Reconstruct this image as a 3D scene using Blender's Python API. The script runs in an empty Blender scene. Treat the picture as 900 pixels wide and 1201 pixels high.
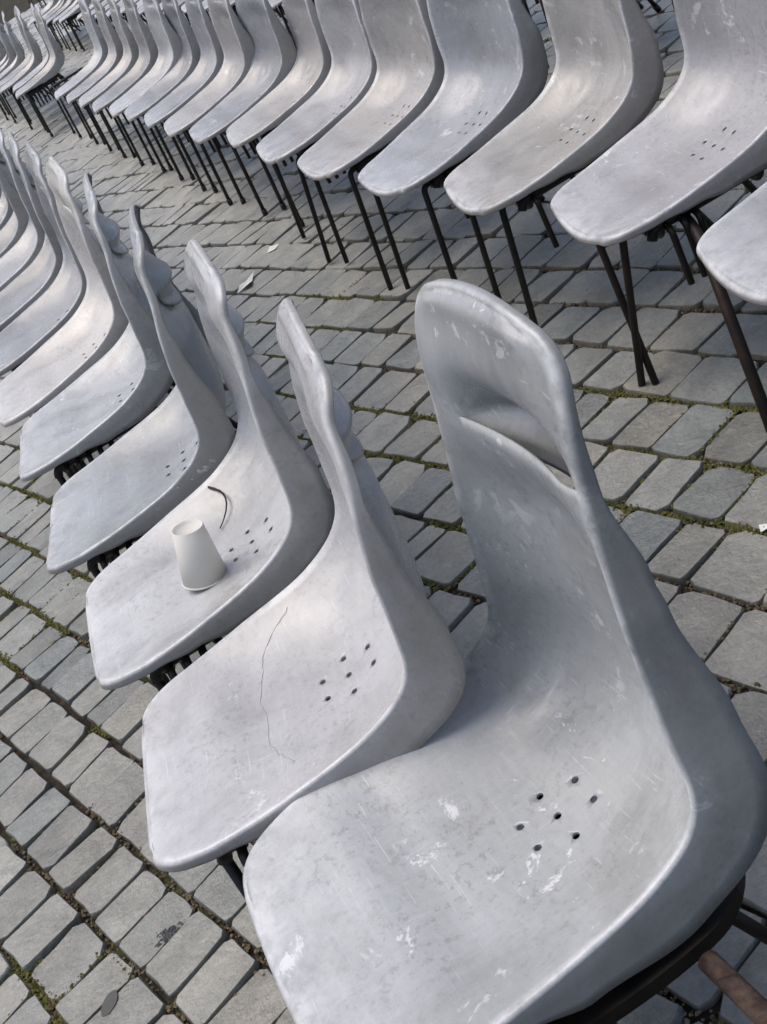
import bpy, bmesh, math, random
from mathutils import Vector, Matrix
from mathutils.noise import noise as pnoise
random.seed(11)
S = 1.12                      # metres per survey unit
Z0 = .055                     # survey height of the paving
sc = bpy.context.scene
C = sc.collection

# ------------------------------------------------------------ camera
PITCH, ROLL, YAWC, FPX, HCAM = .50248, .55151, -.42961, 1464.95, 1.22837
def cam_axes():
    f = Vector((0, math.cos(PITCH), -math.sin(PITCH))); r = Vector((1, 0, 0)); d = f.cross(r)
    c, s = math.cos(ROLL), math.sin(ROLL)
    return c*r + s*d, -s*r + c*d, f
AR, AD, AF = cam_axes()
cam = bpy.data.cameras.new("camera"); co = bpy.data.objects.new("camera", cam); C.objects.link(co)
co.matrix_world = Matrix(((AR.x, -AD.x, -AF.x, 0), (AR.y, -AD.y, -AF.y, 0), (AR.z, -AD.z, -AF.z, S*(HCAM-Z0)), (0, 0, 0, 1)))
cam.sensor_fit = 'VERTICAL'; cam.sensor_height = 24; cam.lens = 24*FPX/1201
cam.clip_start = .02; cam.clip_end = 2000
cam.dof.use_dof = True; cam.dof.focus_distance = 2.1; cam.dof.aperture_fstop = 22
sc.camera = co
CAM = co.matrix_world.translation.copy()
def project(p):               # pixel of a world point in the 900 x 1201 photograph
    v = p - CAM; z = v.dot(AF)
    if z < .05: return None
    return 450 + FPX*v.dot(AR)/z, 600.5 + FPX*v.dot(AD)/z, z

# ------------------------------------------------------------ world, sun, exposure
SUN_EL, SUN_AZ = math.radians(68), math.radians(-60)   # azimuth from +Y towards +X
w = bpy.data.worlds.new("World"); sc.world = w; w.use_nodes = True
nt = w.node_tree; bg = nt.nodes['Background']
sky = nt.nodes.new('ShaderNodeTexSky'); sky.sky_type = 'NISHITA'; sky.sun_disc = False
sky.sun_elevation = SUN_EL; sky.sun_rotation = SUN_AZ; sky.air_density = 1.0; sky.dust_density = 4.4; sky.ozone_density = .85
nt.links.new(sky.outputs[0], bg.inputs[0]); bg.inputs[1].default_value = .15
sl = bpy.data.lights.new("sun", 'SUN'); sl.energy = 1.55; sl.angle = math.radians(50); sl.color = (1, .965, .92)
so = bpy.data.objects.new("sun", sl); C.objects.link(so)
sd = Vector((math.sin(SUN_AZ)*math.cos(SUN_EL), math.cos(SUN_AZ)*math.cos(SUN_EL), math.sin(SUN_EL)))
so.rotation_euler = sd.to_track_quat('Z', 'Y').to_euler(); so.location = (0, 0, 20)
sc.view_settings.view_transform = 'Standard'; sc.view_settings.look = 'None'
sc.view_settings.exposure = .13; sc.view_settings.gamma = 1

# ------------------------------------------------------------ node helpers
class NT:
    def __init__(s, name):
        s.m = bpy.data.materials.new(name); s.m.use_nodes = True; s.t = s.m.node_tree
        s.b = s.t.nodes['Principled BSDF']
    def n(s, k, **kw):
        o = s.t.nodes.new('ShaderNode'+k)
        for a, v in kw.items(): setattr(o, a, v)
        return o
    def l(s, a, b): s.t.links.new(a, b)
    def noise(s, vec, scale, det=3, rough=.5, dist=0):
        o = s.n('TexNoise'); o.inputs['Scale'].default_value = scale; o.inputs['Detail'].default_value = det
        o.inputs['Roughness'].default_value = rough; o.inputs['Distortion'].default_value = dist
        if vec is not None: s.l(vec, o.inputs['Vector'])
        return o.outputs['Fac']
    def ramp(s, fac, *stops):
        o = s.n('ValToRGB'); e = o.color_ramp.elements
        while len(e) < len(stops): e.new(.5)
        for q, (p, c) in zip(e, stops):
            q.position = p; q.color = (c, c, c, 1) if isinstance(c, (int, float)) else (*c, 1)
        s.l(fac, o.inputs[0]); return o.outputs[0]
    def mix(s, fac, a, b, mode='MIX'):
        o = s.n('Mix'); o.data_type = 'RGBA'; o.blend_type = mode
        for i, v in ((0, fac), (6, a), (7, b)):
            if isinstance(v, (int, float)): o.inputs[i].default_value = v if i == 0 else (v, v, v, 1)
            elif isinstance(v, tuple): o.inputs[i].default_value = (*v, 1)
            else: s.l(v, o.inputs[i])
        return o.outputs[2]
    def math(s, op, a, b=0., c=0.):
        o = s.n('Math'); o.operation = op
        for i, v in enumerate((a, b, c)):
            if isinstance(v, (int, float)): o.inputs[i].default_value = v
            else: s.l(v, o.inputs[i])
        return o.outputs[0]
    def mapping(s, vec, scale=(1, 1, 1), rot=(0, 0, 0), loc=None):
        o = s.n('Mapping'); o.inputs['Scale'].default_value = scale; o.inputs['Rotation'].default_value = rot
        s.l(vec, o.inputs['Vector'])
        if loc is not None: s.l(loc, o.inputs['Location'])
        return o.outputs[0]
    def bump(s, h, dist, strength=1., prev=None):
        o = s.n('Bump'); o.inputs['Distance'].default_value = dist; o.inputs['Strength'].default_value = strength
        s.l(h, o.inputs['Height'])
        if prev is not None: s.l(prev, o.inputs['Normal'])
        return o.outputs[0]
    def done(s, col=None, rough=None, normal=None, spec=None, metal=None, coat=None):
        for k, v in (('Base Color', col), ('Roughness', rough), ('Normal', normal), ('Specular IOR Level', spec), ('Metallic', metal), ('Coat Weight', coat)):
            if v is None: continue
            if isinstance(v, (int, float)): s.b.inputs[k].default_value = v
            elif isinstance(v, tuple): s.b.inputs[k].default_value = (*v, 1)
            else: s.l(v, s.b.inputs[k])
        return s.m

def shell_material():
    q = NT('weathered_grey_plastic')
    oi = q.n('ObjectInfo'); oc = oi.outputs['Color']; tc = q.n('TexCoord').outputs['Object']
    off = q.n('CombineXYZ'); r37 = q.math('MULTIPLY', oi.outputs['Random'], 37.)
    q.l(r37, off.inputs[0]); q.l(q.math('MULTIPLY', oi.outputs['Random'], 91.), off.inputs[1])
    v = q.mapping(tc, loc=off.outputs[0])
    r2 = q.math('FRACT', q.math('MULTIPLY', oi.outputs['Random'], 7.13))
    r3 = q.math('FRACT', q.math('MULTIPLY', oi.outputs['Random'], 17.7))
    base = oc
    base = q.mix(1., base, q.ramp(q.noise(v, 3.2, 3, .5, .3), (.3, .86), (.7, 1.1)), 'MULTIPLY')
    # satin wear: fine anisotropic scuffing along and across the seat
    sc1 = q.noise(q.mapping(v, (180, 26, 26), (0, 0, .25)), 1., 4, .65, .3)
    sc2 = q.noise(q.mapping(v, (24, 150, 150), (0, 0, -.35)), 1., 4, .65, .3)
    base = q.mix(1., base, q.ramp(sc1, (.3, .955), (.7, 1.045)), 'MULTIPLY')
    base = q.mix(1., base, q.ramp(sc2, (.3, .955), (.7, 1.045)), 'MULTIPLY')
    # worn pale flakes, only where the coat has gone, more on some chairs
    flake = q.ramp(q.noise(v, 17, 6, .72, .5), (.60, 0.), (.625, 1.))
    fgate = q.ramp(q.math('ADD', q.noise(v, 4.5, 2, .5), q.math('MULTIPLY', r3, .16)), (.58, 0.), (.70, 1.))
    base = q.mix(q.math('MULTIPLY', q.math('MULTIPLY', flake, fgate), .75), base, (.68, .69, .71))
    # hair scratches
    for rot, sc_, thr, k in (((0, 0, .6), (6, 300, 60), .685, .5), ((0, 0, -.9), (9, 380, 80), .695, .45), ((.6, 0, .2), (230, 8, 20), .70, .4), ((0, .4, 1.4), (12, 420, 50), .70, .5)):
        s_ = q.ramp(q.noise(q.mapping(v, sc_, rot), 1., 2, .5, .15), (thr, 0.), (thr+.02, 1.))
        gate = q.ramp(q.noise(v, 4+12*k, 2), (.47, 0.), (.6, 1.))
        base = q.mix(q.math('MULTIPLY', q.math('MULTIPLY', s_, gate), k), base, (.66, .67, .69))
    # grime: broad dull smears and fine dark mottling
    smear = q.ramp(q.noise(q.mapping(v, (5, 3.2, 3.2)), 1., 5, .62, 1.3), (.48, 0.), (.66, 1.))
    base = q.mix(q.math('MULTIPLY', smear, q.math('MULTIPLY_ADD', r2, .3, .22)), base, (.175, .173, .166))
    gr = q.math('MULTIPLY', q.ramp(q.noise(v, 85, 6, .8), (.40, 1.), (.47, 0.)), q.ramp(q.noise(v, 5.5, 4, .6), (.40, .12), (.60, 1.)))
    base = q.mix(q.math('MULTIPLY', gr, .40), base, (.15, .147, .14))
    sp = q.ramp(q.noise(v, 260, 2, .6), (.24, 1.), (.29, 0.))
    base = q.mix(q.math('MULTIPLY', sp, .5), base, (.09, .08, .07))
    at = q.n('Attribute'); at.attribute_name = 'edge'
    pale_edge = q.math('MULTIPLY', at.outputs['Fac'], q.ramp(q.noise(v, 24, 4, .7), (.35, .0), (.6, 1.)))  # front lip and shell edges mixed paler in noisy patches
    base = q.mix(q.math('MULTIPLY', pale_edge, .65), base, (.68, .69, .70))
    rim = q.n('Attribute'); rim.attribute_name = 'rim'
    rim_tone = q.math('MULTIPLY', rim.outputs['Fac'], q.ramp(q.noise(v, 14, 6, .75), (.3, 1.), (.7, .35)))
    base = q.mix(q.math('MULTIPLY', rim_tone, .72), base, (.255, .232, .195))  # flange mixed towards a patchy warm grey-brown
    rough = q.ramp(q.noise(v, 13, 5, .65), (.3, .18), (.7, .42))
    nb = q.bump(q.noise(v, 9, 3, .5), .0025, .5)
    nb = q.bump(q.noise(v, 40, 4, .6), .0006, .6, nb)
    nb = q.bump(q.noise(v, 300, 2, .6), .00015, .6, nb)
    return q.done(base, rough, nb, .5)
def stone_material(attr):
    q = NT('basalt_sett' + ('_far' if attr else ''))
    if attr:
        a = q.n('Attribute'); a.attribute_name = 'tint'; rnd = a.outputs['Fac']
    else: rnd = q.n('ObjectInfo').outputs['Random']
    v = q.n('NewGeometry').outputs['Position']
    r2 = q.math('FRACT', q.math('MULTIPLY', rnd, 9.7)); r3 = q.math('FRACT', q.math('MULTIPLY', rnd, 23.3))
    base = q.mix(rnd, (.098, .101, .091), (.262, .256, .228))
    base = q.mix(q.math('MULTIPLY', r2, .6), base, (.13, .158, .165))
    base = q.mix(q.math('MULTIPLY', r3, .5), base, (.25, .235, .195))
    sep = q.n('SeparateXYZ'); q.l(v, sep.inputs[0])          # stones coloured paler with distance, standing in for brighter light there
    far_light = q.math('MULTIPLY', q.ramp(q.math('ADD', q.math('MULTIPLY', sep.outputs[1], .1), q.math('MULTIPLY', q.noise(v, 1.3, 3), .25)), (.42, 0.), (.74, 1.)), .85)
    base = q.mix(far_light, base, (.42, .42, .39))
    base = q.mix(1., base, q.ramp(q.noise(v, 9, 5, .65, .4), (.3, .72), (.7, 1.25)), 'MULTIPLY')
    base = q.mix(1., base, q.ramp(q.noise(v, 90, 5, .75), (.3, .75), (.7, 1.22)), 'MULTIPLY')
    pale = q.ramp(q.noise(v, 38, 4, .7, 1.), (.62, 0.), (.70, 1.))
    base = q.mix(q.math('MULTIPLY', pale, .35), base, (.36, .35, .32))
    vein = q.ramp(q.noise(q.mapping(v, (10, 46, 10), (0, 0, .9)), 1., 4, .6, 2.), (.49, 0.), (.5, 1.), (.51, 0.))
    base = q.mix(q.math('MULTIPLY', vein, .25), base, (.34, .34, .34))
    ch = q.n('Attribute'); ch.attribute_name = 'side'
    base = q.mix(q.math('MULTIPLY', ch.outputs['Fac'], .6), base, (.10, .085, .06))
    h = q.noise(v, 20, 7, .68, .15)
    nb = q.bump(h, .009, .9); nb = q.bump(q.noise(v, 160, 4, .7), .0012, .7, nb)
    return q.done(base, q.ramp(q.noise(v, 30, 4), (.3, .27), (.7, .50)), nb, .8)
def simple(name, c1, c2, scale=20, rough=.8, bump=.002, spec=.4, world=False):
    q = NT(name); v = q.n('NewGeometry').outputs['Position'] if world else q.n('TexCoord').outputs['Object']
    f = q.noise(v, scale, 5, .65, .3)
    return q.done(q.mix(q.ramp(f, (.35, 0.), (.65, 1.)), c1, c2), rough, q.bump(q.noise(v, scale*3, 4, .7), bump, .8), spec)
M_SHELL = shell_material()
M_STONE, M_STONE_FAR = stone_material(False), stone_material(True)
def soil_material():
    q = NT('joint_soil'); v = q.n('NewGeometry').outputs['Position']
    f = q.ramp(q.noise(v, 40, 6, .7), (.3, (.015, .012, .010)), (.55, (.035, .029, .022)), (.75, (.09, .072, .05)))
    moss = q.ramp(q.noise(v, 2.2, 5, .7), (.52, 0.), (.62, 1.))
    c = q.mix(q.math('MULTIPLY', moss, q.ramp(q.noise(v, 60, 3), (.4, .2), (.6, .9))), f, (.075, .085, .02))
    return q.done(c, .95, q.bump(q.noise(v, 120, 5, .8), .006), .2)
M_SOIL = soil_material()
M_BLACK = simple('black_painted_steel', (.008, .0075, .007), (.022, .016, .012), 30, .45, .0006, .4)
M_BROWN = simple('rust_stained_black_steel', (.010, .008, .008), (.034, .019, .014), 18, .55, .0008, .4)
M_RUST = simple('rusty_steel', (.020, .011, .009), (.085, .058, .045), 45, .9, .0015, .3)
M_GRIT = simple('pale_grit', (.24, .19, .12), (.09, .07, .045), 60, .95, .001, .2, True)
M_MOSS = simple('moss', (.06, .072, .018), (.17, .155, .05), 14, .95, .001, .15, True)
M_PAPER = simple('waxed_paper', (.62, .61, .57), (.58, .57, .53), 8, .6, .0002, .4)
M_SCRAP = simple('torn_white_paper', (.75, .75, .72), (.6, .6, .57), 12, .8, .0005, .2)
M_TWIG = simple('dark_twig_bark', (.03, .022, .018), (.07, .05, .04), 60, .9, .001, .2)
M_STAIN = simple('dark_tar', (.018, .019, .025), (.035, .038, .048), 90, .5, .001, .5, True)
M_GUM = simple('trodden_gum', (.075, .078, .075), (.06, .06, .058), 60, .7, .0004, .4, True)
M_CRACK = simple('crack_grime', (.26, .26, .27), (.36, .36, .37), 60, .8, .0002, .3)
M_DROP = simple('dried_white_splash', (.50, .50, .47), (.36, .36, .34), 60, .8, .0006, .2)

# ------------------------------------------------------------ object helpers
def link(name, mesh, parent=None, mat=None, loc=None):
    o = bpy.data.objects.new(name, mesh); C.objects.link(o)
    if parent: o.parent = parent
    if mat and mesh and not mesh.materials: mesh.materials.append(mat)
    if loc is not None: o.location = loc
    return o
def tag(o, label, cat, group=None, kind=None):
    if label: o['label'] = label
    if cat: o['category'] = cat
    if group: o['group'] = group
    if kind: o['kind'] = kind
    return o
def tube_mesh(name, pts, r, n=10, cap=True, r_end=None):
    """round tube through survey-unit points (already chair-local), scaled to metres"""
    bm = bmesh.new(); P = [Vector(p)*S for p in pts]; r *= S; rings = []
    up = Vector((.13, .31, .94)).normalized()
    for i, p in enumerate(P):
        t = ((P[i+1]-p).normalized() if i < len(P)-1 else Vector()) + ((p-P[i-1]).normalized() if i else Vector())
        t.normalize(); a = t.cross(up)
        if a.length < .1: a = t.cross(Vector((1, 0, 0)))
        a.normalize(); b = t.cross(a)
        rr = r if r_end is None else r + (r_end*S-r)*i/(len(P)-1)
        rings.append([bm.verts.new(p + (a*math.cos(k*math.tau/n)+b*math.sin(k*math.tau/n))*rr) for k in range(n)])
    for A, B in zip(rings, rings[1:]):
        for k in range(n): bm.faces.new((A[k], A[(k+1) % n], B[(k+1) % n], B[k]))
    if cap: bm.faces.new(rings[0][::-1]); bm.faces.new(rings[-1])
    bmesh.ops.recalc_face_normals(bm, faces=bm.faces)
    for f in bm.faces: f.smooth = len(f.verts) == 4
    me = bpy.data.meshes.new(name); bm.to_mesh(me); bm.free(); return me
def bend(pts, r=.03, n=5):
    """round the corners of a polyline"""
    out = [Vector(pts[0])]
    for a, b, c in zip(pts, pts[1:], pts[2:]):
        a, b, c = Vector(a), Vector(b), Vector(c); u = (a-b); v = (c-b)
        k = min(r, u.length*.45, v.length*.45); p, q = b+u.normalized()*k, b+v.normalized()*k
        for i in range(n+1):
            t = i/n; out.append(p*(1-t)**2 + b*2*t*(1-t) + q*t*t)
    out.append(Vector(pts[-1])); return out

# ------------------------------------------------------------ chair shell
EDGE = [(.116, .193, .394), (.140, .188, .397), (.159, .171, .399), (.1710, .145, .401), (.179, .108, .403), (.1873, .0298, .4126), (.190, -.0839, .4341), (.1979, -.1538, .4767),
        (.213, -.1752, .5532), (.2000, -.1904, .6600), (.180, -.2045, .7150), (.159, -.211, .7480), (.149, -.221, .768), (.127, -.2285, .7800), (.090, -.231, .7860)]
EDGE_NEAR = [(.130, .206, .404), (.154, .199, .406), (.173, .183, .408), (.187, .155, .409), (.1965, .110, .4095), (.1983, .0119, .4115), (.1967, -.093, .4212), (.1891, -.1528, .4513),
        (.168, -.1695, .5262), (.1505, -.1866, .64), (.145, -.200, .730), (.1425, -.213, .785), (.134, -.224, .815), (.113, -.2295, .832), (.085, -.2305, .841)]
def catmull(P, n):
    out = []; P = [Vector(p) for p in P]; Q = [2*P[0]-P[1]] + P + [2*P[-1]-P[-2]]
    for i in range(1, len(Q)-2):
        a, b, c, d = Q[i-1:i+3]
        for k in range(n):
            t = k/n; out.append(.5*((2*b)+(c-a)*t+(2*a-5*b+4*c-d)*t*t+(3*b-a-3*c+d)*t**3))
    out.append(P[-1]); return out
def lerp_tab(tab, x):
    if x <= tab[0][0]: return tab[0][1]
    for (a, p), (b, q) in zip(tab, tab[1:]):
        if x <= b:
            t = (x-a)/(b-a); t = t*t*(3-2*t); return p+(q-p)*t
    return tab[-1][1]
def shell_mesh(EDGE, z_slot, z_bend, crown, hx, dk, pod, hwn, pinch):
    dense = catmull(EDGE, 40); L = [0]
    for a, b in zip(dense, dense[1:]): L.append(L[-1]+(b-a).length)
    def at(s):
        p = at0(s); k = min(1, max(0, (s-.25)/.2)); return Vector((p.x-.004-.001*k, p.y, p.z))
    def at0(s):
        s = max(0, min(L[-1], s)); lo, hi = 0, len(L)-1
        while hi-lo > 1:
            m = (lo+hi)//2
            if L[m] <= s: lo = m
            else: hi = m
        t = (s-L[lo])/(L[hi]-L[lo]+1e-12); return dense[lo].lerp(dense[hi], t)
    T = L[-1]
    s_corner = L[4*40]; s_top = L[11*40]
    # position of landmarks by height on the back
    def s_at_z(z):
        return min((abs(p.z-z), l) for p, l in zip(dense, L) if p.y < -.15 and l > T*.4)[1]
    s_slot = s_at_z(z_slot); s_bend = s_at_z(z_bend); s_mid = s_at_z(z_bend+.6*(z_slot-z_bend))
    NV1, NV2, NU = 84, 26, 41
    vs = [s_slot*i/NV1 for i in range(NV1+1)] + [s_slot+(T-s_slot)*(i+1)/NV2 for i in range(NV2)]
    sag = [(0, .004), (s_corner, .014), (s_bend*.5, .034), (s_bend*.82, .050), (s_bend, .056), (s_mid, .048), (s_slot, .019), (s_top, .004), (T, .001)]
    powr = [(0, 2.), (s_bend*.5, 3.0), (s_bend, 2.8), (s_mid, 2.2), (T, 2.)]
    def nrm(s):
        # smoothed profile normal towards the sitter (y, z)
        a, b = at(max(s-.05, s_corner*.7)), at(min(max(s, s_corner*.7+.03)+.05, T-.03))
        t = Vector((b.y-a.y, b.z-a.z)).normalized(); return Vector((t.y, -t.x))
    bm = bmesh.new(); le = bm.verts.layers.float.new('edge'); lr = bm.verts.layers.float.new('rim')
    def surf(s, u, recess=0.):
        e = at(s); n = nrm(s); sg = lerp_tab(sag, s); p = lerp_tab(powr, s)
        k = 1-abs(u)**p
        y = e.y - n.x*sg*k; z = e.z - n.y*sg*k
        # front nose: bows forward and rolls down
        f = max(0, 1-s/(s_corner*1.25)); y += .009*(1-u*u)*min(1, f*1.6)*(1 if f > 0 else 0)
        z -= .010*f*f*(1-u*u)
        g = max(0, 1-(T-s)/.05); z += crown*g*(1-u*u)
        # crown under the thighs
        fr = math.exp(-((s-s_corner*1.5)/.05)**2); z += .004*fr*(1-u*u)
        # bosses over the fixings near the hips
        for uu in (-.62, .62):
            d = math.hypot((u-uu)*.2/.022, (s-s_bend*.93)/.03); z += .0075*math.exp(-d*d) - .0065*math.exp(-(d/.5)**2)
        x = u*e.x
        if u < 0: x *= 1-pinch*min(1, max(0, (s-s_mid)/(s_slot-s_mid)))     # this back is warped, its near border pressed in
        # handle: the panel above the slot sinks backwards, the one below rolls forwards
        hw = hwn if x < 0 else .086; a = max(0, 1-(abs(x)/hw)**2.8)
        if recess >= 0 and s >= s_slot-1e-6:
            d = (s-s_slot)/.062; q = math.exp(-d*d*1.6)
            y -= (.027*q + .014*math.exp(-((s-s_slot)/.014)**2))*a*recess*(.70 if pod < .015 else 1.0)
        if s < s_slot:
            d = (s_slot-s)/.055; y += .003*max(0, 1-(x/.11)**2)*math.exp(-d*d)
        kb = min(1, max(0, (s-s_mid)/(s_slot-s_mid)))       # towards the top the border rolls away from the sitter
        y -= kb*.010*min(1, max(0, (abs(u)-.70)/.30)**2 + max(0, 1-(T-s)/.030)**2)
        return Vector((x, y, z))
    rows = []
    for i, s in enumerate(vs):
        rec = 1. if i > NV1 else 0.
        rows.append([bm.verts.new(surf(s, -1+2*j/(NU-1), rec)) for j in range(NU)])
        for v in rows[-1]: v[le] = max(0, 1-s/(s_corner*1.1))*.9
    # upper copy of the slot row
    up = []
    for j in range(NU):
        u = -1+2*j/(NU-1); x = u*at(s_slot).x*(1-pinch if u < 0 else 1)
        up.append(bm.verts.new(surf(s_slot, u, 1.)) if (-hwn+.001 < x < .085) else rows[NV1][j])
    for i in range(len(rows)-1):
        A = up if i == NV1 else rows[i]; B = rows[i+1]
        for j in range(NU-1): bm.faces.new((A[j], B[j], B[j+1], A[j+1]))
    # tongue behind the slot
    js = [j for j in range(NU) if up[j] is not rows[NV1][j]]
    prev = [up[j] for j in js]; mj = (len(js)-1)/2
    for k in range(1, 9):
        t = k/8; cur = []
        for jj, j in enumerate(js):
            b = up[j].co; e_ = abs(jj-mj)/mj; a = 1-e_**2.2
            x_ = b.x*(1-.10*t*e_); dz = .050*t*(.4+.6*a)
            low = surf(s_slot-dz, max(-1, min(1, x_/at(s_slot-dz).x)))
            gap = .004 + pod*a*(1-.2*t) + .004*a*math.sin(t*math.pi)
            yb = b.y*(1-min(1, t*2.2)) + (low.y-gap)*min(1, t*2.2)
            cur.append(bm.verts.new((x_, yb, b.z-dz)))
        for j in range(len(js)-1): bm.faces.new((cur[j], prev[j], prev[j+1], cur[j+1]))
        prev = cur
    # boundary ring -> rolled flange
    loop = []
    dep = [(0, .006), (s_corner, .010), (s_corner+.06, .019), (s_bend*.6, .034), (s_bend*.85, .050), (s_bend, .059), (s_bend+.06, .049), (s_mid, .030), (s_slot-.085, .026), (s_slot, .008), (s_top, .004), (T, .004)]
    dep = [(a_, b_*(dk if a_ > s_corner else 1)) for a_, b_ in dep]
    rad = [(0, .0065), (s_bend*.5, .0042), (s_bend, .0042), (s_mid, .0046), (s_slot, .0055), (s_top, .0065), (T, .0065)]
    def side(i, sgn):
        s = vs[i]; n = nrm(s); f = max(0, 1-s/s_corner); g = max(0, 1-(T-s)/.06)
        D = Vector((sgn*.16, -n.x, -n.y)); e0, e1 = at(max(0, s-.006)), at(min(T, s+.006)); dw, dp = e1.x-e0.x, math.hypot(e1.y-e0.y, e1.z-e0.z)
        O = Vector((sgn*dp, 0, 0)) + Vector((0, e1.y-e0.y, e1.z-e0.z)).normalized()*(-dw)
        O.normalize(); O = (O + Vector((sgn*.0001, 0, 0)))
        D = D.lerp(Vector((sgn*.12, .10, -1)), f)
        return (rows[i][NU-1 if sgn > 0 else 0], O.normalized(), D.normalized(), lerp_tab(dep, s), lerp_tab(rad, s))
    for i in range(len(rows)): loop.append(side(i, 1))
    for j in range(NU-2, 0, -1): loop.append((rows[-1][j], Vector((0, .15, 1)).normalized(), Vector((0, -1, -.1)), .004, .0065))
    for i in range(len(rows)-1, -1, -1): loop.append(side(i, -1))
    for j in range(1, NU-1): loop.append((rows[0][j], Vector((0, 1, -.1)).normalized(), Vector((0, .10, -1)), .006, .0065))
    prev = [l[0] for l in loop]
    for v in prev: v[le] = 1.
    for k, ph in enumerate((25, 50, 72, 90, .4, .75, 1.)):
        cur = []
        for v, O, D, dd, R in loop:
            if k < 4: a_ = math.radians(ph); off = O*R*math.sin(a_) + D*R*(1-math.cos(a_))
            else: off = O*R*(1-.12*ph) + D*(R+dd*ph)
            nv = bm.verts.new(v.co + off)
            nv[le] = (1., .8, .4, .1, 0, 0, .2)[k]; nv[lr] = (0, 0, .2, .6, 1, 1, 1)[k]
            cur.append(nv)
        m = len(cur)
        for i in range(m): bm.faces.new((prev[i], cur[i], cur[(i+1) % m], prev[(i+1) % m]))
        prev = cur
    bmesh.ops.recalc_face_normals(bm, faces=bm.faces)
    bm.normal_update()
    # make sure the seat faces up
    if rows[30][20].normal.z < 0: bmesh.ops.reverse_faces(bm, faces=bm.faces)
    for v in bm.verts: v.co = Vector((v.co.x, v.co.y, v.co.z-Z0))*S
    for f in bm.faces: f.smooth = True
    me = bpy.data.meshes.new('chair_shell'); bm.to_mesh(me); bm.free()
    tmp = bpy.data.objects.new('tmp', me); C.objects.link(tmp)
    so_ = tmp.modifiers.new('s', 'SOLIDIFY'); so_.thickness = .0032; so_.offset = -1; so_.use_rim = True
    # seven drain holes
    cb = bmesh.new()
    for x, y in ((xx+hx, yy+.008) for xx, yy in ((-.0175, -.125), (.0175, -.125), (-.035, -.090), (0, -.090), (.035, -.090), (-.0175, -.056), (.0175, -.056))):
        bmesh.ops.create_cone(cb, cap_ends=True, segments=12, radius1=.0040*S, radius2=.0040*S, depth=.12, matrix=Matrix.Translation((x*S, y*S, (.395-Z0)*S)))
    cm = bpy.data.meshes.new('cut'); cb.to_mesh(cm); cb.free(); cut = bpy.data.objects.new('cut', cm); C.objects.link(cut)
    bo = tmp.modifiers.new('b', 'BOOLEAN'); bo.operation = 'DIFFERENCE'; bo.object = cut; bo.solver = 'EXACT'
    dg = bpy.context.evaluated_depsgraph_get()
    out = bpy.data.meshes.new_from_object(tmp.evaluated_get(dg)); out.name = 'chair_shell'
    for o in (tmp, cut): bpy.data.objects.remove(o)
    out.materials.clear(); out.materials.append(M_SHELL)
    return out
SHELL = shell_mesh(EDGE, .692, .477, .016, 0, 1., .011, .086, 0.)
SHELL_NEAR = shell_mesh(EDGE_NEAR, .724, .451, .010, -.016, 1.15, .022, .122, .10)

# ------------------------------------------------------------ chair frame meshes (chair local: +Y forward, +X far side)
ZT = .345-Z0
FRONT = {}                     # splayed or bent front legs of the second row: near top, near foot, far top, far foot (x)
def leg_pts(sx, front):
    if front: return [(sx*.150, .124, ZT+.018), (sx*.155, .150, 0.004)]
    return [(sx*.150, -.118, ZT+.018), (sx*.165, -.235, 0.004)]
def leg_mesh(sx, front):
    p = leg_pts(sx, front); me = tube_mesh('leg', [Vector(p[0]).lerp(Vector(p[1]), t) for t in (0, .5, .93)] , .0072)
    bm = bmesh.new(); bm.from_mesh(me)      # rubber foot, a slightly wider sleeve
    f = tube_mesh('f', [Vector(p[0]).lerp(Vector(p[1]), t) for t in (.925, 1.)], .0100); bm.from_mesh(f); bm.to_mesh(me); bm.free(); bpy.data.meshes.remove(f)
    return me
LEG = {(s, f): leg_mesh(s, f) for s in (-1, 1) for f in (True, False)}
RAIL = {s: tube_mesh('side_rail', bend([(s*.150, .126, ZT+.010), (s*.150, .118, ZT+.026), (s*.150, -.116, ZT+.026), (s*.150, -.122, ZT+.012)], .012), .0092) for s in (-1, 1)}
CROSS = [tube_mesh('cross_bar', bend([(-.150, y, ZT+.026), (-.135, y, ZT+.004), (.135, y, ZT+.004), (.150, y, ZT+.026)], .012), .0086) for y in (.105, -.085)]
STRUT = {s: tube_mesh('seat_strut', [(s*.10, -.10, ZT+.008), (s*.10, .12, ZT+.008)], .0075) for s in (-1, 1)}
LINK = [tube_mesh('link_bar', bend([(-.15, y, ZT+.026), (-.178, y, ZT+.022), (-.184, y+.004, ZT-.080)], .012), .0060) for y in (.098, .072, .046, .020, -.006)]
for me in list(LEG.values()) + list(RAIL.values()) + CROSS + list(STRUT.values()) + LINK: me.materials.append(M_BLACK)
BROWN_LEG = {k: m.copy() for k, m in LEG.items()}
for m in BROWN_LEG.values(): m.materials.clear(); m.materials.append(M_BROWN)

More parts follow.
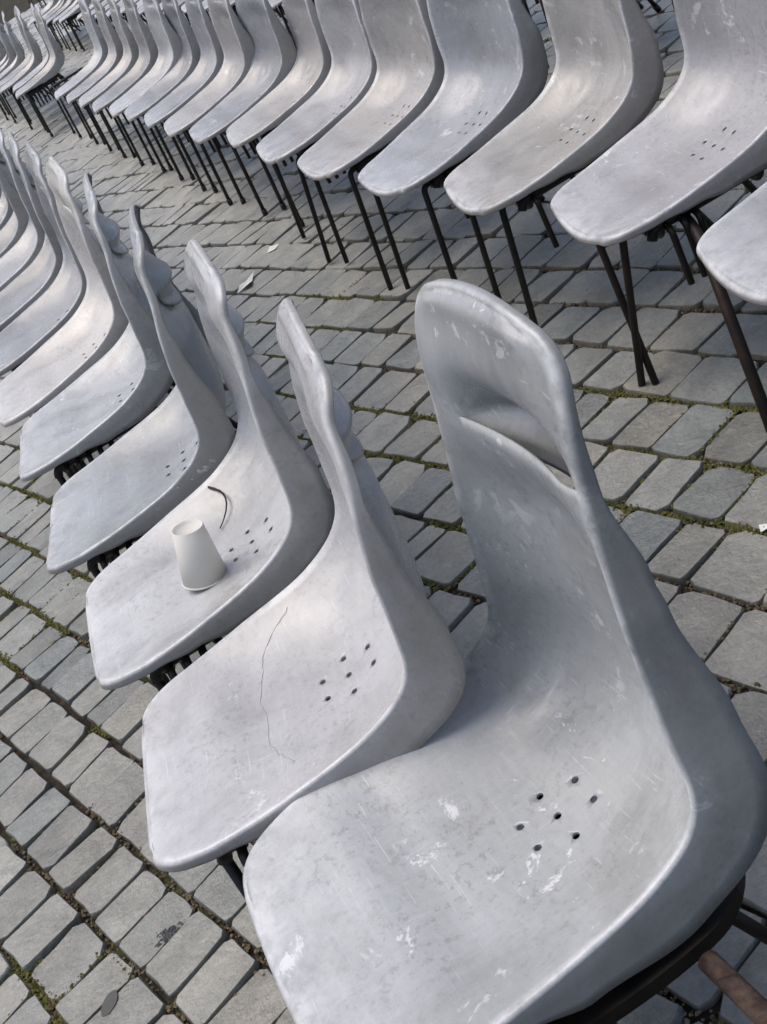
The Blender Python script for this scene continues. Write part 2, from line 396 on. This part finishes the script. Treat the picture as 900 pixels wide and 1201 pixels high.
def make_chair():
    r = link('shell_chair', None); r.empty_display_size = .2
    link('seat_shell', SHELL, r)
    for k in LEG: link('leg', LEG[k], r)
    for s in (-1, 1): link('side_rail', RAIL[s], r); link('seat_strut', STRUT[s], r)
    for m in CROSS: link('cross_bar', m, r)
    for m in LINK: link('link_bar', m, r)
    return r
PROTO = make_chair(); first = [True]
def bent_leg(a, b, fy, mat):
    me = tube_mesh('leg', bend([(a*.97, .112, ZT+.026), (a, .150, ZT+.024), (b, fy, .004)], .014), .0072); me.materials.append(mat); return me
def tint(rr):
    g = rr.uniform(.30, .47); k = rr.uniform(-1, 1)
    return (g*(1-.02*k), g*(1-.004*abs(k)), g*(1+.03*k), 1)
TR = random.Random(77)
def chair(x, y, th, label, group, brown=False, links=5, bare=False, legs=None):
    if first[0]: r = PROTO; first[0] = False
    else:
        r = PROTO.copy(); C.objects.link(r)
        for ch in PROTO_CH:
            c = ch.copy(); C.objects.link(c); c.parent = r
    n = 0
    for ch in list(r.children):
        if ch.name.startswith('link_bar'):
            n += 1
            if n > links: bpy.data.objects.remove(ch); continue
        if bare and ch.name.startswith('seat_shell'): bpy.data.objects.remove(ch); continue
        if legs and ch.name.startswith('leg') and ch.data in (LEG[(-1, True)], LEG[(1, True)]):
            a, b = legs[:2] if ch.data == LEG[(-1, True)] else legs[2:]
            ch.data = bent_leg(a, b, .215 if a < 0 else .195, M_BROWN if brown else M_BLACK)
        elif brown and ch.name.startswith('leg'):
            for k, m in LEG.items():
                if ch.data == m: ch.data = BROWN_LEG[k]
    col = tint(TR)
    for ch in r.children: ch.color = col
    r.location = (x*S, y*S, 0); r.rotation_euler = (0, 0, th-math.pi/2)
    return tag(r, label, 'chair', group)
PROTO_CH = [bpy.data.objects[c.name] for c in PROTO.children]
# keep a pristine set of child templates (never linked) for copying
PROTO_CH = [c.copy() for c in PROTO_CH]
for c in PROTO_CH: c.parent = None

ORD = ['first', 'second', 'third', 'fourth', 'fifth', 'sixth', 'seventh', 'eighth', 'ninth', 'tenth', 'eleventh', 'twelfth', 'thirteenth', 'fourteenth', 'fifteenth', 'sixteenth', 'seventeenth', 'eighteenth', 'nineteenth', 'twentieth']
TENS = {20: 'twenty', 30: 'thirty'}
def ordinal(i):
    if i <= 20: return ORD[i-1]
    t = i//10*10; return TENS[t] + '-' + ORD[i-t-1] if i > t else 'thirtieth'
def in_frame(x, y, m=30):
    for dx in (-.22, .22):
        for dy in (-.2, .2):
            for z in (0, .4, .77):
                q = project(Vector(((x+dx)*S, (y+dy)*S, z*S)))
                if q and -m < q[0] < 900+m and -m < q[1] < 1201+m: return True
    return False
ROW_A = [(-.0937, .8799, 3.2855), (-.2188, 1.242, 3.0954), (-.2731, 1.6707, 3.1731), (-.3379, 2.0969, 3.0728), (-.4005, 2.5867, 3.1289), (-.4676, 2.9986, 3.2699)]
ROW_B = [(.80, 1.56, 3.09), (.7519, 2.0485, 3.105), (.6755, 2.496, 3.1311), (.5883, 2.9298, 3.3134), (.5125, 3.3771, 3.2851), (.4562, 3.8065, 3.2214), (.4164, 4.256, 3.157), (.3302, 4.6387, 3.2544),
         (.262, 5.04, 3.2), (.212, 5.47, 3.18), (.153, 5.89, 3.2), (.098, 6.26, 3.23), (.024, 6.69, 3.2), (-.038, 7.14, 3.18), (-.10, 7.57, 3.2), (-.165, 8.05, 3.22)]
GA, GB = 'chairs in the near row', 'chairs in the second row'
LA = {0: 'large weathered grey shell chair nearest the camera, hand slot in its back',
      1: 'pale grey shell chair right behind the nearest one, wavy hairline crack on its seat',
      2: 'grey shell chair with an upturned white paper cup on its seat',
      3: 'darker grey shell chair just beyond the one carrying the paper cup',
      4: 'grey shell chair with smooth plain seat, fifth from the camera in the near row',
      5: 'cream tinted pale shell chair, sixth from the camera in the near row'}
chairs_a, chairs_b = [], []
for i, (x, y, t) in enumerate(ROW_A): chairs_a.append(chair(x, y, t, LA[i], GA))
def paint(ch, col):
    for c in ch.children: c.color = (*col, 1)
for c_, col in zip(chairs_a, [(.365, .38, .388), (.425, .425, .432), (.45, .455, .458), (.31, .325, .337), (.385, .398, .41), (.52, .505, .485)]): paint(c_, col)
for c in chairs_a[0].children:
    if c.name.startswith('seat_shell'): c.data = SHELL_NEAR
x, y = -.4676, 2.9986; i = 6
while y < 13 and i < 26:
    x -= .062 + random.uniform(-.008, .008); y += .42 + random.uniform(-.015, .02); i += 1
    if in_frame(x, y): chairs_a.append(chair(x, y, 3.2+random.uniform(-.06, .06), 'grey shell chair at the left edge, %s from the camera in near row' % ordinal(i), GA))
LB = {0: 'pale scuffed shell chair cut off by the right edge, nearest of the second row',
      1: 'broad pale grey shell chair, second from the right edge in the second row'}
for i, (x, y, t) in enumerate(ROW_B):
    chairs_b.append(chair(x, y, t, LB.get(i, 'grey shell chair on black legs, %s from right in second row' % ordinal(i+1)), GB, brown=i in (0, 1, 7), links=(0, 3, 1, 1, 0, 3, 5, 5)[i] if i < 8 else 5,
    legs={0: (-.07, -.09, .0, -.04), 1: (-.085, -.035, .085, -.055), 2: (-.10, -.15, .165, .17), 3: (-.135, -.18, .18, .20), 4: (-.145, -.195, .18, .19), 5: (-.165, -.16, .185, .19)}.get(i)))
for c_, col in zip(chairs_b, [(.35, .36, .38), (.38, .38, .395), (.37, .363, .352), (.35, .365, .39), (.385, .377, .367), (.385, .385, .39), (.42, .41, .40), (.32, .33, .345)]): paint(c_, col)
bf = chair(-.26, 8.62, 3.25, 'bare black chair frame with no shell, in the gap of the second row', GB, bare=True)
bf['category'] = 'chair frame'
x, y, k = -.425, 9.35, 17
for j in range(14):
    k += 1
    if in_frame(x, y): chairs_b.append(chair(x+random.uniform(-.03, .03), y, 3.2+random.uniform(-.1, .1), 'small distant shell chair beyond bare frame, %s from right in second row' % ordinal(k), GB))
    x -= .075; y += .47
for r_, (off, nm) in enumerate(((1.06, 'third'), (2.14, 'fourth'), (3.22, 'fifth'), (4.3, 'sixth'))):
    y = 2.1; n = 0; g = 'chairs in the %s row' % nm
    while y < 24 and n < 30:
        y += .45; x = .95 - .148*y + off + random.uniform(-.02, .02)
        if not in_frame(x, y, 10): continue
        n += 1
        if random.random() < .06: continue
        chair(x+random.uniform(-.04, .04), y+random.uniform(-.03, .03), 3.19+random.uniform(-.14, .14), 'far grey shell chair near the top edge, %s from right in %s row' % (ordinal(n), nm), g)

# ------------------------------------------------------------ paving: courses of basalt setts on a soil bed
cy_, sy_ = math.cos(YAWC), math.sin(YAWC)
DC = Vector((sy_, cy_, 0)); DX = Vector((cy_, -sy_, 0))      # along a course, across the courses
def big_plane(name, z, mat):
    me = bpy.data.meshes.new(name); R_ = 600
    me.from_pydata([(-R_, -R_, z), (R_, -R_, z), (R_, R_, z), (-R_, R_, z)], [], [(0, 1, 2, 3)]); me.materials.append(mat)
    return tag(link(name, me), None, None, kind='structure')
ground = big_plane('ground', -.013, M_SOIL)
pav = link('pavement', None); pav['kind'] = 'structure'
TL = [-.865, -.74, -.615, -.49, -.37, -.248, -.125, -.008, .111, .232, .36, .49, .636, .768, .90, 1.033, 1.163, 1.305, 1.44, 1.578, 1.716, 1.86, 2.02, 2.18, 2.35, 2.53]
while TL[-1] < 11: TL.append(TL[-1]+random.uniform(.14, .17))
def wav(k, s): return .0065*pnoise(Vector((s*2.3, k*7.7, 0))) + .004*pnoise(Vector((s*7.1, k*3.1, 5.)))
NVAR = 28
def unit_stone(seed):
    rr = random.Random(seed); bm = bmesh.new(); k = .17+rr.uniform(-.05, .05)
    base = []
    cs = [(-.5, -.5), (.5, -.5), (.5, .5), (-.5, .5)]
    cs = [(a+rr.uniform(-.022, .022), b+rr.uniform(-.02, .02)) for a, b in cs]
    for i in range(4):
        a, b, c = Vector(cs[i-1]), Vector(cs[i]), Vector(cs[(i+1) % 4])
        k1, k2 = rr.uniform(.05, .15), rr.uniform(.05, .15)
        if rr.random() < .15: k1, k2 = rr.uniform(.15, .26), rr.uniform(.12, .22)      # a chipped corner
        m_ = (b+c)/2; m_ = m_*(1+rr.uniform(-.05, .035))
        base += [b+(a-b)*k1*.75, b+(c-b)*k2*.75, m_]
    tilt = (rr.uniform(-.008, .008), rr.uniform(-.008, .008))
    rings = []; ls = bm.verts.layers.float.new('side'); N_ = len(base); wr = [rr.uniform(.94, .975) for _ in base]
    for li, z, sd in ((0, -.03, 1.), (1, -.0045, .5), (2, .0, 0.)):
        ring = []
        for p, w_ in zip(base, wr):
            q_ = p*(1., .996, w_)[li]
            v = bm.verts.new((q_.x, q_.y, z + (tilt[0]*p.x+tilt[1]*p.y if li else 0))); v[ls] = sd; ring.append(v)
        rings.append(ring)
    for A, B in zip(rings, rings[1:]):
        for i in range(N_): bm.faces.new((A[i], A[(i+1) % N_], B[(i+1) % N_], B[i])).smooth = True
    bm.faces.new(rings[-1]).smooth = False
    me = bpy.data.meshes.new('paving_stone'); bm.to_mesh(me); bm.free(); return me
UN = [unit_stone(900+i) for i in range(NVAR)]
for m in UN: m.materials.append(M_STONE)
stones = []
for k, (t0, t1) in enumerate(zip(TL, TL[1:])):
    s = -1. + random.uniform(0, .1)
    while s < 26:
        ln = random.uniform(.078, .112) if t0 < .6 else random.uniform(.088, .134)
        if random.random() < .06: ln *= .72
        sm, g = s+ln/2, random.uniform(.002, .007)
        a = t0+wav(k, sm); b = t1+wav(k+1, sm); tm = (a+b)/2; gx = random.uniform(.006, .011)
        p = (DC*sm + DX*tm)*S; q = project(p)
        far = p.y > 0 and (q is not None) and -260 < q[0] < 1160 and -200 < q[1] < 1460
        if far and q[2] < 26:
            skew = .10*pnoise(Vector((sm*1.3, k*1.9, 2.)))+random.uniform(-.04, .04)
            stones.append((p, (ln-g)*S, (b-a-gx)*S, skew, random.randrange(NVAR), random.uniform(-.004, .004), q))
        s += ln
# which of them the camera sees largest
bpy.context.view_layer.update()
dg = bpy.context.evaluated_depsgraph_get()
def seen(p, l, wd):
    hit = 0
    for a, b in ((0, 0), (.35, .35), (-.35, .35), (.35, -.35), (-.35, -.35)):
        e = p + DC*(a*l) + DX*(b*wd) + Vector((0, 0, .012)); q = project(e)
        if not q or not (0 <= q[0] < 900 and 0 <= q[1] < 1201): continue
        d = (CAM-e); L_ = d.length
        if not sc.ray_cast(dg, e, d.normalized(), distance=L_-.05)[0]: hit += 1
    return hit
rank = []
for i, st in enumerate(stones):
    z = st[6][2]
    if z < 9:
        h = seen(st[0], st[1], st[2]); area = h/5*st[1]*st[2]/(z**3)
        if h: rank.append((-area, i))
rank.sort(); near_ids = {i for _, i in rank[:300]}
ang = math.atan2(DC.y, DC.x)
verts, faces, tint, side = [], [], [], []
UD = [([v.co.copy() for v in m.vertices], [tuple(p.vertices) for p in m.polygons], [d.value for d in m.attributes['side'].data]) for m in UN]
for i, (p, l, wd, sk, v, dz, q) in enumerate(stones):
    if i in near_ids:
        o = link('paving_stone', UN[v], pav); o.location = (p.x, p.y, dz); o.rotation_euler = (0, 0, ang+sk*.4); o.scale = (l, wd, 1)
    else:
        c, s_ = math.cos(ang+sk*.4), math.sin(ang+sk*.4); b0 = len(verts); tt = random.random()
        for co_, sd_ in zip(UD[v][0], UD[v][2]):
            X, Y = co_.x*l, co_.y*wd; verts.append((p.x+X*c-Y*s_, p.y+X*s_+Y*c, co_.z+dz)); tint.append(tt); side.append(sd_)
        faces += [tuple(b0+j for j in f) for f in UD[v][1]]
me = bpy.data.meshes.new('paving_stones_far'); me.from_pydata(verts, [], faces)
for nm, dat in (('tint', tint), ('side', side)):
    a = me.attributes.new(nm, 'FLOAT', 'POINT'); a.data.foreach_set('value', dat)
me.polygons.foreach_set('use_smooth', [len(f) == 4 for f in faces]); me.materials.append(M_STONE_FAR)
fs = link('distant_paving_stones', me, pav); fs['kind'] = 'stuff'

# ------------------------------------------------------------ grit and moss in the joints
def scatter(name, mat, count, size, gate, smax, label, cat, hgt):
    V, F = [], []; n = 0; tries = 0
    while n < count and tries < count*30:
        tries += 1
        k = random.randrange(1, min(len(TL)-1, 26)); s = random.uniform(.5, smax)
        if random.random() < .30:      # cross joints
            t = random.uniform(TL[k-1], TL[k]); jit = .0
            base = DC*s + DX*t
            # snap to the nearest stone end
            continue_ok = False
            st = min(near_stones.get((k-1, int(s*4)), [(9, None)]), key=lambda e: abs(e[0]-s))
            if st[1] is None: continue
            s = st[0] + random.gauss(0, .004); base = DC*s+DX*t
        else:
            t = TL[k]+wav(k, s)+random.gauss(0, .0062); base = DC*s+DX*t
        if pnoise(Vector((base.x*2.1+gate, base.y*2.1, gate))) < (.02 if gate > 1 else -.15): continue
        p = base*S; q = project(p)
        if not q or not (-60 < q[0] < 960 and -60 < q[1] < 1260) or q[2] > smax*S: continue
        r = size*random.uniform(.5, 1.5); b0 = len(V); a0 = random.uniform(0, 6.28)
        z = -.012 + random.uniform(0, hgt)
        for j in range(5):
            a = a0+j*1.2566; rr = r*random.uniform(.7, 1.2); V.append((p.x+math.cos(a)*rr, p.y+math.sin(a)*rr, z+random.uniform(-.2, .3)*r))
        V.append((p.x, p.y, z+r*random.uniform(.6, 1.3)))
        F += [(b0+j, b0+(j+1) % 5, b0+5) for j in range(5)]; n += 1
    m_ = bpy.data.meshes.new(name); m_.from_pydata(V, [], F); m_.materials.append(mat)
    return tag(link(name, m_), label, cat, kind='stuff')
near_stones = {}
for k, (t0, t1) in enumerate(zip(TL, TL[1:])): pass
for (p, l, wd, sk, v, dz, q) in stones:
    s_ = p.dot(DC)/S; t_ = p.dot(DX)/S
    if q[2] > 4.5: continue
    k = next(i for i in range(len(TL)-1) if t_ < TL[i+1]+.02 or i == len(TL)-2)
    for e in (s_+l/2/S+.006,):
        for b in (-1, 0, 1): near_stones.setdefault((k, int(e*4)+b), []).append((e, 1))
scatter('joint_grit', M_GRIT, 12000, .0030, .5, 3.4, 'pale tan grit and crumbs lying in the joints between paving stones', 'grit', .007)
scatter('joint_moss', M_MOSS, 34000, .0028, 4.2, 3.8, 'low green and yellowish moss growing in the joints between paving stones', 'moss', .010)

# ------------------------------------------------------------ loose things
def lathe(name, prof, n=40, mat=None):
    bm = bmesh.new(); rings = []
    for r, z in prof: rings.append([bm.verts.new((r*math.cos(k*math.tau/n), r*math.sin(k*math.tau/n), z)) for k in range(n)])
    for A, B in zip(rings, rings[1:]):
        for k in range(n): bm.faces.new((A[k], A[(k+1) % n], B[(k+1) % n], B[k]))
    bm.faces.new(rings[-1][::-1])
    for f in bm.faces: f.smooth = len(f.verts) == 4
    bmesh.ops.recalc_face_normals(bm, faces=bm.faces)
    me = bpy.data.meshes.new(name); bm.to_mesh(me); bm.free(); me.materials.append(mat); return me
def on_chair(ch, lat, fwd):            # world point on top of a chair shell
    bpy.context.view_layer.update()
    M = ch.matrix_world; a = M @ Vector((lat*S, fwd*S, (.60 if fwd > -.1 else .5)*S)); 
    hit, loc, nrm, idx, ob, mt = sc.ray_cast(bpy.context.evaluated_depsgraph_get(), a, Vector((0, 0, -1)))
    return loc, nrm
cl, cn = on_chair(chairs_a[2], -.020, .004)
cup = link('paper_cup', None); tag(cup, 'white paper cup standing upside down on the third chair seat of near row', 'cup')
CL, R1, R2 = .086*S, .0345*S, .0235*S
pr = [(R1-.001, CL*.97), (R1-.0014, CL*.99)]
outer = [(.0004, .004), (R2-.003, .004), (R2-.001, 0), (R2, 0), (R2+(R1-R2)*.5, CL*.5), (R1, CL), (R1-.0012, CL), (R2+(R1-R2)*.5-.0012, CL*.5), (R2-.0014, .006), (.001, .006)]
body = link('cup_wall', lathe('cup_wall', outer, 48, M_PAPER), cup)
rim_pts = [(math.cos(a*math.tau/40)*R1/S, math.sin(a*math.tau/40)*R1/S, CL/S) for a in range(41)]
link('rolled_rim', tube_mesh('rolled_rim', rim_pts, .0016, 8, False), cup, M_PAPER)
up_ = (cn + Vector((.24, .0, 0))).normalized()      # upside down on the sloping seat, leaning a little towards the backrest
cup.rotation_euler = (-up_).to_track_quat('Z', 'Y').to_euler()
cup.location = cl + up_*(CL+.004)
# twig on the same chair
tw = []
for k in range(9):
    t = k/8; l_, n_ = on_chair(chairs_a[2], .172-.085*t, -.060-.022*math.sin(t*2.8)+.022*t*t)
    tw.append(Vector(l_)/S + Vector((0, 0, .003+.006*math.sin(t*math.pi))))
tag(link('twig', tube_mesh('twig', tw, .0022, 7, True, .0009), None, M_TWIG), 'thin dark curved twig on the seat above the paper cup', 'twig')
# paper scrap on the paving
def ground_z(x, y):
    bpy.context.view_layer.update()
    h, l_, *_ = sc.ray_cast(bpy.context.evaluated_depsgraph_get(), Vector((x*S, y*S, .03)), Vector((0, 0, -1)))
    return l_.z if h else 0.
def flat_piece(name, pts, z, th, mat, label, cat, curl=.0):
    z = max(ground_z(x, y) for x, y in pts[::max(1, len(pts)//6)]) + .0003
    bm = bmesh.new(); n = len(pts)
    top = [bm.verts.new((x*S, y*S, z+th+curl*(i % 2))) for i, (x, y) in enumerate(pts)]; bot = [bm.verts.new((x*S, y*S, z+curl*(i % 2))) for i, (x, y) in enumerate(pts)]
    cx = sum(p[0] for p in pts)/n*S; cyy = sum(p[1] for p in pts)/n*S
    ct, cb_ = bm.verts.new((cx, cyy, z+th*1.4+curl*.3)), bm.verts.new((cx, cyy, z+curl*.3))
    for i in range(n):
        j = (i+1) % n; bm.faces.new((top[i], top[j], ct)); bm.faces.new((bot[j], bot[i], cb_)); bm.faces.new((top[i], bot[i], bot[j], top[j]))
    me = bpy.data.meshes.new(name); bm.to_mesh(me); bm.free(); me.materials.append(mat)
    return tag(link(name, me), label, cat)
flat_piece('paper_scrap', [(-.03, 3.84), (.02, 3.83), (.03, 3.87), (.05, 3.91), (.012, 3.90), (-.012, 3.865)], .006, .0012, M_SCRAP, 'torn white scrap of paper on the paving between the two rows', 'paper scrap', .012)
flat_piece('paper_scrap', [(.12, 4.05), (.15, 4.03), (.17, 4.07), (.14, 4.09)], .006, .001, M_SCRAP, 'tiny white paper fleck on the paving right of the larger torn scrap', 'paper scrap', .004)
flat_piece('paper_scrap', [(.462, 1.474), (.474, 1.470), (.480, 1.482), (.468, 1.488)], .006, .001, M_SCRAP, 'small white paper fleck on the paving near the right edge', 'paper scrap', .003)
def blot(cx, cyy, rx, ry, rot, rough, seed, n=44):
    rr = random.Random(seed); out = []
    for k in range(n):
        a = k*math.tau/n; m = 1+rough*(pnoise(Vector((math.cos(a)*1.8+seed, math.sin(a)*1.8, 0)))*1.3+pnoise(Vector((math.cos(a)*6+seed, math.sin(a)*6, 3)))*.8)
        X, Y = math.cos(a)*rx*m, math.sin(a)*ry*m; out.append((cx+X*math.cos(rot)-Y*math.sin(rot), cyy+X*math.sin(rot)+Y*math.cos(rot)))
    return out
def smudge(cx, cy2, r, n, seed):
    rr = random.Random(seed); bm = bmesh.new(); g_ = ground_z(cx, cy2)-.0050
    for k in range(n):
        a = rr.uniform(0, 6.28); d = r*abs(rr.gauss(0, .55)); x0, y0 = cx+math.cos(a)*d*1.2, cy2+math.sin(a)*d; q0 = rr.uniform(.0012, .0052); an = rr.uniform(0, 3.14)
        c = bm.verts.new((x0*S, y0*S, .0062+g_+rr.uniform(0, .0012))); ring = []
        for j in range(8):
            t = j*math.tau/8; X, Y = math.cos(t)*q0*rr.uniform(.5, 1.7), math.sin(t)*q0*rr.uniform(.3, .9)
            ring.append(bm.verts.new(((x0+X*math.cos(an)-Y*math.sin(an))*S, (y0+X*math.sin(an)+Y*math.cos(an))*S, .0052+g_)))
        for j in range(8): bm.faces.new((ring[j], ring[(j+1) % 8], c))
    me = bpy.data.meshes.new('tar_splat'); bm.to_mesh(me); bm.free(); me.materials.append(M_STAIN); return me
tag(link('tar_splat', smudge(-.584, 1.404, .020, 110, 4)), 'flaky blue-black splatter on a paving stone at lower left', 'stain')
flat_piece('gum_spot', blot(-.682, 1.337, .020, .012, 1.1, .04, 8), .0052, .0006, M_GUM, 'smooth oval dark gum spot on a paving stone at the bottom left', 'stain')
OUT = [(-.150, .062, ZT+.020), (-.196, .064, ZT-.004), (-.448, .153, .004)]
o = link('leg', tube_mesh('leg', bend(OUT, .035), .0100), chairs_b[1], M_BROWN); o['label'] = 'brown leg splayed out sideways under the seat edge'
def local_part(name, mesh, ch, label):
    o = link(name, mesh, ch)
    if label: o['label'] = label
    return o
def plate():  # flat dark plate filling the black area below the flange
    bm = bmesh.new(); P = [(-.12, -.20), (-.165, -.178), (-.195, -.148), (-.208, -.11), (-.208, -.03), (-.195, .04), (-.15, .06), (-.10, .0), (-.09, -.14)]
    P = [(p.x, p.y) for p in catmull([(a, b, 0) for a, b in P+P[:1]], 4)][:-1]
    t = [bm.verts.new((x*S, y*S, (.352-Z0)*S)) for x, y in P]; b = [bm.verts.new((x*S, y*S, (.336-Z0)*S)) for x, y in P]; n = len(P)
    bm.faces.new(t); bm.faces.new(b[::-1])
    for i in range(n): bm.faces.new((t[i], b[i], b[(i+1) % n], t[(i+1) % n]))
    bmesh.ops.recalc_face_normals(bm, faces=bm.faces)
    me = bpy.data.meshes.new('dark_plate'); bm.to_mesh(me); bm.free(); me.materials.append(M_BLACK); return me
local_part('dark_plate', plate(), chairs_a[0], 'dark flat plate under the near side of the seat')
# wavy hairline crack on the second chair
cr = []
for a, b in [(.165, -.04), (.150, -.015), (.132, .008), (.105, .020), (.079, .026), (.045, .034), (.012, .030), (-.025, .036), (-.06, .028), (-.085, .016), (-.103, .007)]:
    l_, n_ = on_chair(chairs_a[1], a, b); cr.append(chairs_a[1].matrix_world.inverted() @ (l_+Vector((0, 0, .0002)))/S)
cr = catmull(cr, 4); cr = [p+Vector((random.gauss(0, .0012), random.gauss(0, .0012), 0)) for p in cr]
cm_ = tube_mesh('hairline_crack', cr, .00032, 5); cm_.materials.append(M_CRACK)
local_part('hairline_crack', cm_, chairs_a[1], 'wavy dark hairline crack across the seat')
# dried white splash on the side of the fourth chair
def splash(ch):
    bpy.context.view_layer.update()
    M = ch.matrix_world; Mi = M.inverted(); rr = random.Random(5); bm = bmesh.new(); dgs = bpy.context.evaluated_depsgraph_get()
    for k in range(60):
        a = rr.random(); fy, z = -.075-.075*a+rr.gauss(0, .006), .402+.026*a+rr.gauss(0, .006)
        o_ = M @ Vector((-.235*S, fy*S, (z-Z0)*S)); d_ = (M.to_3x3() @ Vector((1, 0, 0))).normalized()
        h, loc, nr, _i, ob, _m = sc.ray_cast(dgs, o_, d_)
        if not h or ob.parent != ch or (loc-o_).length > .14: continue
        loc = Mi @ loc; nr = (Mi.to_3x3() @ nr).normalized()
        if nr.x > 0: nr = -nr
        u = nr.cross(Vector((0, .3, 1))).normalized(); v_ = nr.cross(u); r0 = rr.uniform(.002, .0065); an = rr.uniform(0, 3.14)
        c = bm.verts.new(loc+nr*.0012); ring = []
        for j in range(9):
            t = j*math.tau/9; X, Y = math.cos(t)*r0*rr.uniform(.7, 1.6), math.sin(t)*r0*rr.uniform(.35, .8)
            X, Y = X*math.cos(an)-Y*math.sin(an), X*math.sin(an)+Y*math.cos(an); ring.append(bm.verts.new(loc+u*X+v_*Y+nr*.0004))
        for j in range(9): bm.faces.new((ring[j], ring[(j+1) % 9], c))
    me = bpy.data.meshes.new('dried_splash'); bm.to_mesh(me); bm.free(); me.materials.append(M_DROP); return me
local_part('dried_splash', splash(chairs_a[3]), chairs_a[3], 'dried whitish splash on the side of the seat')['kind'] = 'stuff'
# rusty coupling pin under the nearest chair
pin = tube_mesh('coupling_pin', [Vector((.0335, .675, .345-Z0)), Vector((.0345, .670, .345-Z0)), Vector((.048, .60, .345-Z0)), Vector((.075, .47, .335-Z0))], .0098, 14)
pin.materials.append(M_RUST)
po = bpy.data.objects.new('coupling_pin', pin); C.objects.link(po)
bpy.context.view_layer.update()
po.parent = chairs_a[0]; po.matrix_parent_inverse = chairs_a[0].matrix_world.inverted(); po['label'] = 'rusty coupling pipe sticking out under the seat'
hb = bpy.data.objects.new('pipe_bore', tube_mesh('pipe_bore', [(.0334, .6752, .345-Z0), (.0345, .669, .345-Z0)], .0066, 14)); hb.data.materials.append(M_BLACK); C.objects.link(hb); hb.parent = po  # black disc on the pipe end, standing in for its shaded hollow
for c in PROTO_CH: bpy.data.objects.remove(c)
